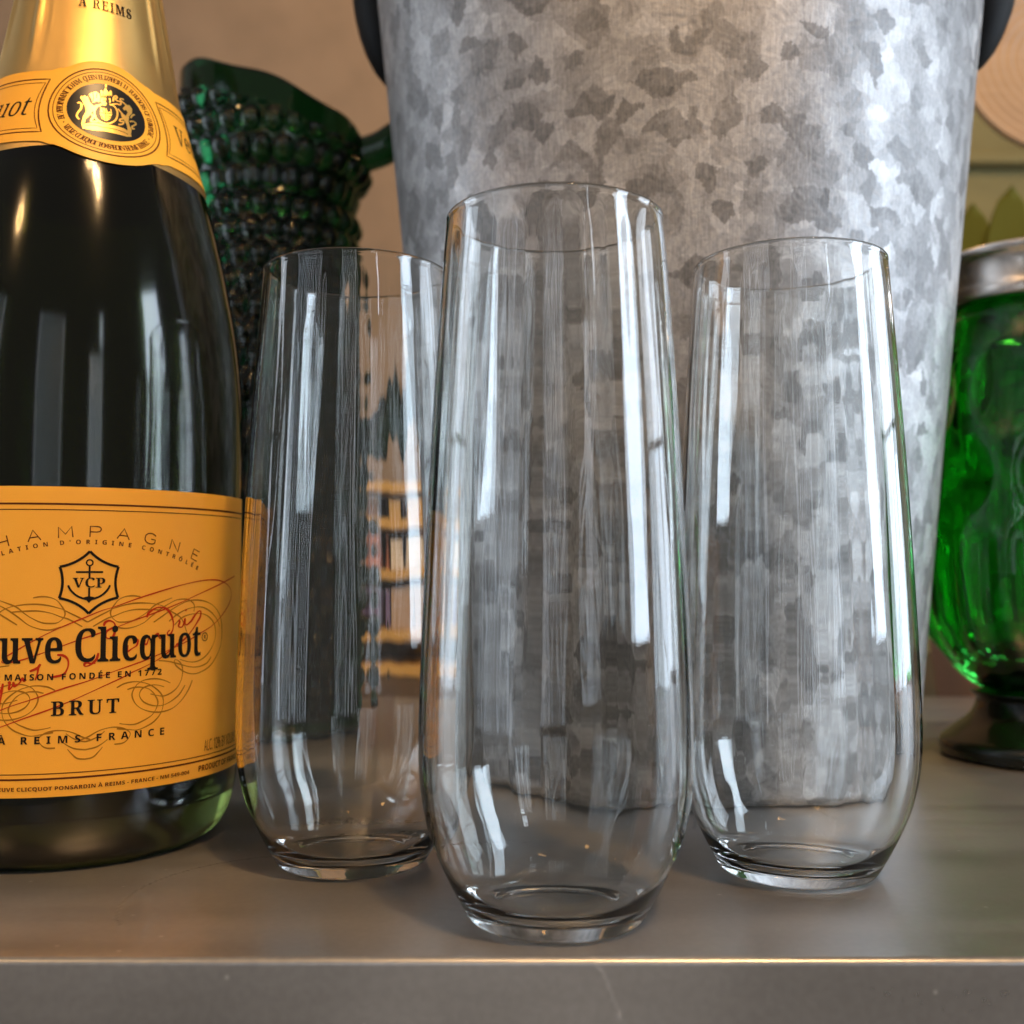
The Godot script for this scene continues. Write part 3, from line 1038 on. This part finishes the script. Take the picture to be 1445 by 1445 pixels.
func ink_mesh(k: Ink) -> ArrayMesh:
	var arrays := []
	arrays.resize(Mesh.ARRAY_MAX)
	arrays[Mesh.ARRAY_VERTEX] = k.p
	arrays[Mesh.ARRAY_NORMAL] = k.n
	var m := ArrayMesh.new()
	m.add_surface_from_arrays(Mesh.PRIMITIVE_TRIANGLES, arrays)
	return m


func stroke(k: Ink, pts: Array, width: float, lift: float, scale := 44.0, curved := true, swell := 0.0) -> void:
	var line := []
	if curved and pts.size() > 2:
		for q in smooth(pts, 8):
			line.append(Vector2(q[0], q[1]))
	else:
		for i in pts.size() - 1:
			var a := v2(pts[i])
			var b := v2(pts[i + 1])
			var n := maxi(1, int((b - a).length() / 1.5))
			for j in n:
				line.append(a.lerp(b, float(j) / n))
		line.append(v2(pts[-1]))
	var left := []
	var right := []
	for i in line.size():
		var d: Vector2 = (line[mini(i + 1, line.size() - 1)] - line[maxi(i - 1, 0)]).normalized()
		var w := width * (1.0 + swell * sin(i * 0.21)) * 0.5
		var side := Vector2(-d.y, d.x) * w
		left.append(line[i] + side)
		right.append(line[i] - side)
	for i in line.size() - 1:
		ink_tri(k, left[i], right[i], right[i + 1], lift, scale)
		ink_tri(k, left[i], right[i + 1], left[i + 1], lift, scale)


func pairs(flat: Array) -> Array:
	var out := []
	for i in flat.size() / 2:
		out.append([flat[i * 2], flat[i * 2 + 1]])
	return out


# one line of lettering between two places along the label; round > 0 bends it over a circle of that radius
func letters(k: Ink, text: String, font: Font, cap: float, from: float, to: float, base: float, lift: float, scale := 44.0, squeeze := 0.0, round_ := 0.0, slant := 0.0) -> void:
	var size := 100
	var x_fit := cap / 0.72 * 0.01   # mm for each font pixel
	var total := 0.0
	for c in text:
		total += font.get_string_size(c, HORIZONTAL_ALIGNMENT_LEFT, -1, size).x
	var space := 0.0
	var sx := x_fit
	if squeeze > 0.0:
		sx = x_fit * squeeze
		space = (to - from - total * sx) / maxf(1.0, text.length() - 1)
	else:
		sx = (to - from) / total
	var at := from
	var mid := (from + to) / 2
	for c in text:
		var wide := font.get_string_size(c, HORIZONTAL_ALIGNMENT_LEFT, -1, size).x * sx
		if c != " ":
			var tm := TextMesh.new()
			tm.font = font
			tm.font_size = size
			tm.pixel_size = 0.01
			tm.depth = 0.0
			tm.curve_step = 1.5
			tm.horizontal_alignment = HORIZONTAL_ALIGNMENT_LEFT
			tm.vertical_alignment = VERTICAL_ALIGNMENT_BOTTOM
			tm.text = c
			var arr := tm.surface_get_arrays(0)
			var v: PackedVector3Array = arr[Mesh.ARRAY_VERTEX]
			var idx: PackedInt32Array = arr[Mesh.ARRAY_INDEX] if arr[Mesh.ARRAY_INDEX] != null else PackedInt32Array(range(v.size()))
			var q := []
			for e in v:
				var y := (e.y - 0.24) * 100.0 * x_fit
				var x := e.x * 100.0 * sx + slant * y
				if round_ != 0.0:
					var ang := (at + wide / 2 - mid) / round_
					var lx := x - wide / 2
					q.append(Vector2(mid + sin(ang) * round_ + lx * cos(ang) + y * sin(ang), base - (1.0 - cos(ang)) * round_ - lx * sin(ang) + y * cos(ang)))
				else:
					q.append(Vector2(at + x, base + y))
			for i in idx.size() / 3:
				ink_tri(k, q[idx[i * 3]], q[idx[i * 3 + 1]], q[idx[i * 3 + 2]], lift, scale)
		at += wide + space


# lettering round an ellipse, top half reading outwards, bottom half inwards
func ring_letters(k: Ink, text: String, font: Font, cap: float, c: Vector2, rx: float, ry: float, a0: float, a1: float, lift: float, scale: float, inward := false) -> void:
	var n := text.length()
	for i in n:
		if text[i] == " ":
			continue
		var a := deg_to_rad(lerpf(a0, a1, (i + 0.5) / n))
		var pos := c + Vector2(rx * sin(a), ry * cos(a))
		var up := Vector2(sin(a) / rx, cos(a) / ry).normalized() * (-1.0 if inward else 1.0)
		var along := Vector2(up.y, -up.x)
		var tm := TextMesh.new()
		tm.font = font
		tm.font_size = 100
		tm.pixel_size = 0.01
		tm.depth = 0.0
		tm.curve_step = 2.5
		tm.vertical_alignment = VERTICAL_ALIGNMENT_BOTTOM
		tm.text = text[i]
		var arr := tm.surface_get_arrays(0)
		var v: PackedVector3Array = arr[Mesh.ARRAY_VERTEX]
		var idx: PackedInt32Array = arr[Mesh.ARRAY_INDEX] if arr[Mesh.ARRAY_INDEX] != null else PackedInt32Array(range(v.size()))
		var q := []
		for e in v:
			q.append(pos + along * e.x * cap / 0.72 * 0.82 + up * (e.y - 0.6) * cap / 0.72)
		for j in idx.size() / 3:
			ink_tri(k, q[idx[j * 3]], q[idx[j * 3 + 1]], q[idx[j * 3 + 2]], lift, scale)


func fill(k: Ink, pts: Array, lift: float, scale: float) -> void:
	var poly := PackedVector2Array()
	for q in pts:
		poly.append(v2(q))
	var idx := Geometry2D.triangulate_polygon(poly)
	for i in idx.size() / 3:
		ink_tri(k, poly[idx[i * 3]], poly[idx[i * 3 + 1]], poly[idx[i * 3 + 2]], lift, scale)


# a sheet on the bottle's skin between a lower and an upper edge, both functions of the place along
func sheet(from: float, to: float, n: int, low: Callable, high: Callable, lift: float, scale: float, rows_n: int, thick := 0.00016) -> ArrayMesh:
	var rows := []
	for i in rows_n + 3:
		var row := PackedVector3Array()
		for j in n + 1:
			var s := lerpf(from, to, float(j) / n)
			var v := clampf(float(i - 1) / rows_n, 0.0, 1.0)
			var l := lift - thick if i == 0 or i == rows_n + 2 else lift
			row.append(skin(s, lerpf(low.call(s), high.call(s), v), l, scale))
		rows.append(row)
	return grid(rows, false)


func font_of(family: String, weight: int) -> SystemFont:
	var f := SystemFont.new()
	f.font_names = PackedStringArray([family])
	f.font_weight = weight
	return f


func bottle() -> void:
	serif = font_of("Droid Serif", 700)
	serif_light = font_of("Droid Serif", 400)
	sans = font_of("Droid Sans", 700)
	sans_light = font_of("Droid Sans", 400)
	var pts := []
	for q in BOTTLE:
		pts.append([q[1], q[0]])
	bottle_profile = smooth(pts, 8)
	var t := thing("champagne_bottle", "dark green champagne bottle with orange label and gold foil neck at the left", "bottle", BOTTLE_AT)
	# glass: heel, wall, shoulder, neck, and the inside up to the neck
	var prof := [[0.0, 0.012], [0.014, 0.010], [0.024, 0.005], [0.031, 0.001], [0.034, 0.0]]
	prof.append_array(bottle_profile)
	prof.append_array([[0.0135, 0.292], [0.012, 0.292], [0.011, 0.290]])
	var inside := bottle_profile.duplicate()
	inside.reverse()
	for q in inside:
		if q[1] < 0.288 and q[1] > 0.012:
			prof.append([q[0] - 0.0036 - 0.004 * (1.0 - smoothstep(0.012, 0.03, q[1])), q[1]])
	prof.append_array([[0.026, 0.0115], [0.016, 0.016], [0.0, 0.019]])
	part("glass_body", lathe(prof, 180), M.bottle_glass, t)
	foil(t)
	front_label(t)
	neck_label(t)


func foil(t: Node3D) -> void:
	var rows := []
	var creases := [[-0.62, 0.0008, 0.05], [-0.52, -0.0004, 0.04], [0.86, 0.0007, 0.04], [0.98, -0.0004, 0.035], [1.12, 0.0006, 0.03], [1.35, 0.0006, 0.05], [-1.2, 0.0006, 0.06], [0.30, 0.00015, 0.10]]
	for i in 48:
		var row := PackedVector3Array()
		var v := i / 47.0
		for j in 240:
			var f := TAU * j / 240.0
			var d := wrapf(f - BOTTLE_FACING, -PI, PI)
			var low := 0.1803 + 0.0010 * cos(d * 3.0)
			var h := lerpf(low, 0.2895, v)
			var lift := 0.00022 if i > 0 else 0.00002
			var k := smoothstep(0.203, 0.222, h)
			for c in creases:
				lift += k * c[1] * exp(-pow((d - c[0] + 0.3 * (h - 0.2)) / c[2], 2.0))
			lift += 0.00012 * sin(d * 13.0 + h * 60.0) * k * 0.5
			var r := bottle_r(h) + maxf(lift, 0.00006)
			row.append(Vector3(r * sin(f), h, r * cos(f)))
		rows.append(row)
	var tip := PackedVector3Array()
	var cap := PackedVector3Array()
	for j in 240:
		var f := TAU * j / 240.0
		tip.append(Vector3(0.0136 * sin(f), 0.294, 0.0136 * cos(f)))
		cap.append(Vector3(0, 0.2965, 0))
	rows.append(tip)
	rows.append(cap)
	var o := part("foil", grid(rows), M.foil, t)
	var k := Ink.new()
	letters(k, "À REIMS", serif, 2.9, -3.4, 11.0, 223.4, 0.00048, 22.0, 0.72)
	part("foil_lettering", ink_mesh(k), M.ink, o)


func front_label(t: Node3D) -> void:
	var mid := 2.2
	var low := func(_s: float) -> float: return 19.0
	var high := func(_s: float) -> float: return 92.8
	var o := part("front_label", sheet(mid - 55.0, mid + 55.0, 120, low, high, 0.00022, 44.0, 20), M.paper, t)
	var up := 0.00028
	var k := Ink.new()
	for q in [[88.6, 0.45, 54.3], [87.2, 0.22, 53.2], [24.5, 0.22, 53.2], [23.3, 0.45, 54.3]]:
		k = Ink.new()
		stroke(k, [[mid - q[2], q[0]], [mid + q[2], q[0]]], q[1], up, 44.0, false)
		part("border_line", ink_mesh(k), M.brown_ink, o)
	# the thin wide lettering over the top, drawn as strokes
	k = Ink.new()
	var glyphs := {"C": [[[0.95, 0.80], [0.75, 0.95], [0.5, 1.0], [0.22, 0.93], [0.03, 0.72], [0.0, 0.5], [0.03, 0.28], [0.22, 0.07], [0.5, 0.0], [0.75, 0.05], [0.95, 0.20]]], "H": [[[0, 0], [0, 1]], [[0.85, 0], [0.85, 1]], [[0, 0.52], [0.85, 0.52]]], "A": [[[0, 0], [0.5, 1], [1, 0]], [[0.18, 0.33], [0.82, 0.33]]], "M": [[[0, 0], [0.04, 1], [0.55, 0.32], [1.06, 1], [1.1, 0]]], "P": [[[0, 0], [0, 1], [0.55, 1.0]], [[0.5, 1.0], [0.72, 0.96], [0.84, 0.82], [0.84, 0.68], [0.72, 0.53], [0.5, 0.48]], [[0, 0.48], [0.52, 0.48]]], "G": [[[0.92, 0.82], [0.72, 0.96], [0.5, 1.0], [0.22, 0.93], [0.03, 0.72], [0.0, 0.5], [0.03, 0.28], [0.22, 0.07], [0.5, 0.0], [0.78, 0.05], [0.93, 0.17]], [[0.93, 0.15], [0.93, 0.46], [0.55, 0.46]]], "N": [[[0, 0], [0, 1], [0.85, 0], [0.85, 1]]], "E": [[[0.72, 1], [0, 1], [0, 0], [0.74, 0]], [[0, 0.52], [0.62, 0.52]]]}
	var word := "CHAMPAGNE"
	var places := [-24.5, -17.3, -10.4, -3.5, 3.6, 9.9, 16.6, 23.5, 30.2]
	for i in 9:
		var s: float = places[i] - mid
		var ang: float = asin(s / 74.0)
		var centre := Vector2(mid + s, 82.0 - 74.0 * (1.0 - cos(ang)))
		for line in glyphs[word[i]]:
			var q := []
			for e in line:
				var x: float = (e[0] - 0.45) * 2.9
				var y: float = (e[1] - 0.5) * 2.6
				q.append([centre.x + x * cos(ang) + y * sin(ang), centre.y - x * sin(ang) + y * cos(ang)])
			stroke(k, q, 0.27, up, 44.0, word[i] in "CG" and line.size() > 5 or word[i] == "P" and line.size() == 6)
	letters(k, "APPELLATION D'ORIGINE CONTRÔLÉE", sans, 1.05, -27.6, 31.8, 79.0, up, 44.0, 1.12, 68.0)
	part("arched_lettering", ink_mesh(k), M.brown_ink, o)
	# flourishes, mirrored about the middle
	k = Ink.new()
	for flat in FLOURISH:
		var line := pairs(flat)
		stroke(k, line, 0.27, up, 44.0, true, 0.35)
		var other := []
		for e in line:
			other.append([2.0 * mid - e[0], e[1]])
		stroke(k, other, 0.27, up + 0.00001, 44.0, true, 0.35)
	part("flourishes", ink_mesh(k), M.flourish_ink, o)
	k = Ink.new()
	for i in SIGNATURE.size():
		stroke(k, pairs(SIGNATURE[i]), 0.26 if i < 3 else 0.46, up + 0.00003, 44.0, true, 0.3)
	part("signature", ink_mesh(k), M.red_ink, o)
	# the star with the anchor
	k = Ink.new()
	var star := [[0.0, 7.5], [6.6, 3.75], [6.6, -3.75], [0.0, -7.5], [-6.6, -3.75], [-6.6, 3.75]]
	var star_mid := Vector2(mid + 0.15, 69.75)
	for i in 6:
		var a := v2(star[i])
		var b := v2(star[(i + 1) % 6])
		var c := (a + b) / 2 * 0.80
		var line := []
		for j in 9:
			var u := j / 8.0
			line.append(star_mid + a * (1 - u) * (1 - u) + c * 2 * u * (1 - u) + b * u * u)
		stroke(k, line, 0.62, up + 0.00006, 44.0, false)
	var ringp := []
	for j in 17:
		ringp.append(star_mid + Vector2(0.72 * sin(TAU * j / 16), 4.75 + 0.72 * cos(TAU * j / 16)))
	stroke(k, ringp, 0.34, up + 0.00006, 44.0, false)
	stroke(k, [star_mid + Vector2(0, 4.05), star_mid + Vector2(0, 1.1)], 0.45, up + 0.00006, 44.0, false)
	stroke(k, [star_mid + Vector2(0, -1.3), star_mid + Vector2(0, -4.2)], 0.45, up + 0.00006, 44.0, false)
	stroke(k, [star_mid + Vector2(-3.05, 2.5), star_mid + Vector2(3.05, 2.5)], 0.42, up + 0.00007, 44.0, false)
	stroke(k, [star_mid + Vector2(-4.7, -0.7), star_mid + Vector2(-4.0, -2.0), star_mid + Vector2(-2.4, -3.4), star_mid + Vector2(0, -4.1), star_mid + Vector2(2.4, -3.4), star_mid + Vector2(4.0, -2.0), star_mid + Vector2(4.7, -0.7)], 0.48, up + 0.00007)
	fill(k, [star_mid + Vector2(-1.25, -3.6), star_mid + Vector2(0, -4.95), star_mid + Vector2(1.25, -3.6), star_mid + Vector2(0, -3.3)], up + 0.00008, 44.0)
	letters(k, "VCP", serif, 2.35, star_mid.x - 3.7, star_mid.x + 3.7, star_mid.y - 1.25, up + 0.00009)
	part("anchor_emblem", ink_mesh(k), M.ink, o)
	k = Ink.new()
	letters(k, "Veuve Clicquot", serif, 8.0, -27.6, 32.4, 50.6, up + 0.00010)
	part("name_lettering", ink_mesh(k), M.ink, o)
	k = Ink.new()
	letters(k, "R", sans, 0.95, 33.4, 34.2, 54.8, up + 0.0001)
	var rr := []
	for j in 17:
		rr.append([33.8 + 1.05 * sin(TAU * j / 16), 55.3 + 1.05 * cos(TAU * j / 16)])
	stroke(k, rr, 0.2, up + 0.0001, 44.0, false)
	letters(k, "MAISON FONDÉE EN 1772", sans, 1.45, -16.2, 20.3, 46.6, up + 0.0001, 44.0, 1.12)
	letters(k, "BRUT", serif, 3.45, -5.6, 9.8, 38.1, up + 0.0001, 44.0, 0.98)
	letters(k, "À REIMS FRANCE", sans, 1.75, -17.3, 21.4, 31.6, up + 0.0001, 44.0, 1.15)
	part("house_lettering", ink_mesh(k), M.ink, o)
	k = Ink.new()
	letters(k, "ALC. 12% BY VOLUME", sans_light, 2.8, 34.3, 51.5, 25.6, up + 0.0001)
	letters(k, "PRODUCT OF FRANCE", sans, 1.5, 32.2, 53.5, 20.6, up + 0.0001)
	letters(k, "PAR VEUVE CLICQUOT PONSARDIN À REIMS - FRANCE - NM 549-004", sans, 0.9, -21.5, 29.2, 20.6, up + 0.0001)
	part("small_print", ink_mesh(k), M.brown_ink, o)


func neck_label(t: Node3D) -> void:
	# a band with a round bulge for the crest; lengths are mm at a radius of 26 mm
	var c := Vector2(4.0, 192.6)
	var half := func(s: float) -> float:
		var x := (s - c.x) / 15.2
		var bulge := 15.1 * sqrt(maxf(0.0, 1.0 - x * x)) if absf(x) < 1.0 else 0.0
		var side := 10.7
		return maxf(bulge, side) + 0.9 * exp(-pow((absf(s - c.x) - 11.2) / 1.6, 2.0))
	var low := func(s: float) -> float: return c.y - float(half.call(s))
	var high := func(s: float) -> float: return c.y + float(half.call(s))
	var o := part("neck_label", sheet(c.x - 48.0, c.x + 48.0, 260, low, high, 0.00052, 26.0, 18), M.paper, t)
	var up := 0.00058
	var k := Ink.new()
	for q in [[12.9, 12.75, 0.34], [11.9, 11.8, 0.18]]:
		var line := []
		for j in 49:
			line.append(c + Vector2(q[0] * sin(TAU * j / 48), q[1] * cos(TAU * j / 48)))
		stroke(k, line, q[2], up, 26.0, false)
	for s in [-1.0, 1.0]:
		for q in [[13.4, 8.0, 0.34, 0.0], [14.4, 6.9, 0.18, 0.5]]:
			var line := []
			line.append(c + Vector2(s * 46.0, q[1]))
			line.append(c + Vector2(s * (q[0] + 0.1), q[1]))
			for j in range(1, 8):
				var y: float = q[1] * (1.0 - 2.0 * j / 8.0)
				line.append(c + Vector2(s * (q[0] + 1.6 * (1.0 - pow(y / q[1], 2.0))), y))
			line.append(c + Vector2(s * (q[0] + 0.1), -q[1]))
			line.append(c + Vector2(s * 46.0, -q[1]))
			stroke(k, line, q[2], up, 26.0, false)
	ring_letters(k, "BY APPOINTMENT TO H.M. QUEEN ELIZABETH II PURVEYORS OF CHAMPAGNE", serif, 1.4, c, 10.4, 10.3, -112.0, 112.0, up, 26.0)
	ring_letters(k, "VEUVE CLICQUOT PONSARDIN REIMS FRANCE", serif, 1.4, c, 10.4, 10.3, 236.0, 124.0, up, 26.0, true)
	for a in [-118.0, 118.0]:
		var d := c + Vector2(10.4 * sin(deg_to_rad(a)), 10.3 * cos(deg_to_rad(a)))
		stroke(k, [d - Vector2(0.15, 0), d + Vector2(0.15, 0)], 0.3, up, 26.0, false)
	part("ring_lettering", ink_mesh(k), M.brown_ink, o)
	k = Ink.new()
	var oval := []
	for j in 48:
		oval.append(c + Vector2(8.9 * sin(TAU * j / 48), 8.4 * cos(TAU * j / 48)))
	fill(k, oval, up, 26.0)
	part("crest_ground", ink_mesh(k), M.black_print, o)
	k = Ink.new()
	for flat in CREST_SHAPES:
		fill(k, pairs(flat), up + 0.00007, 26.0)
	for flat in CREST_STROKES:
		stroke(k, pairs(flat), 0.42, up + 0.00008, 26.0)
	part("gold_crest", ink_mesh(k), M.gold_print, o)
	k = Ink.new()
	for flat in CREST_DETAIL:
		stroke(k, pairs(flat), 0.16, up + 0.00012, 26.0)
	part("crest_detail", ink_mesh(k), M.brown_ink, o)
	k = Ink.new()
	letters(k, "Clicquot", serif_light, 5.6, -37.0, -13.6, 189.9, up, 26.0, 0.0, 0.0, 0.2)
	letters(k, "Veuve", serif_light, 5.6, 22.4, 41.0, 190.6, up, 26.0, 0.0, 0.0, 0.1)
	part("name_lettering", ink_mesh(k), M.ink, o)
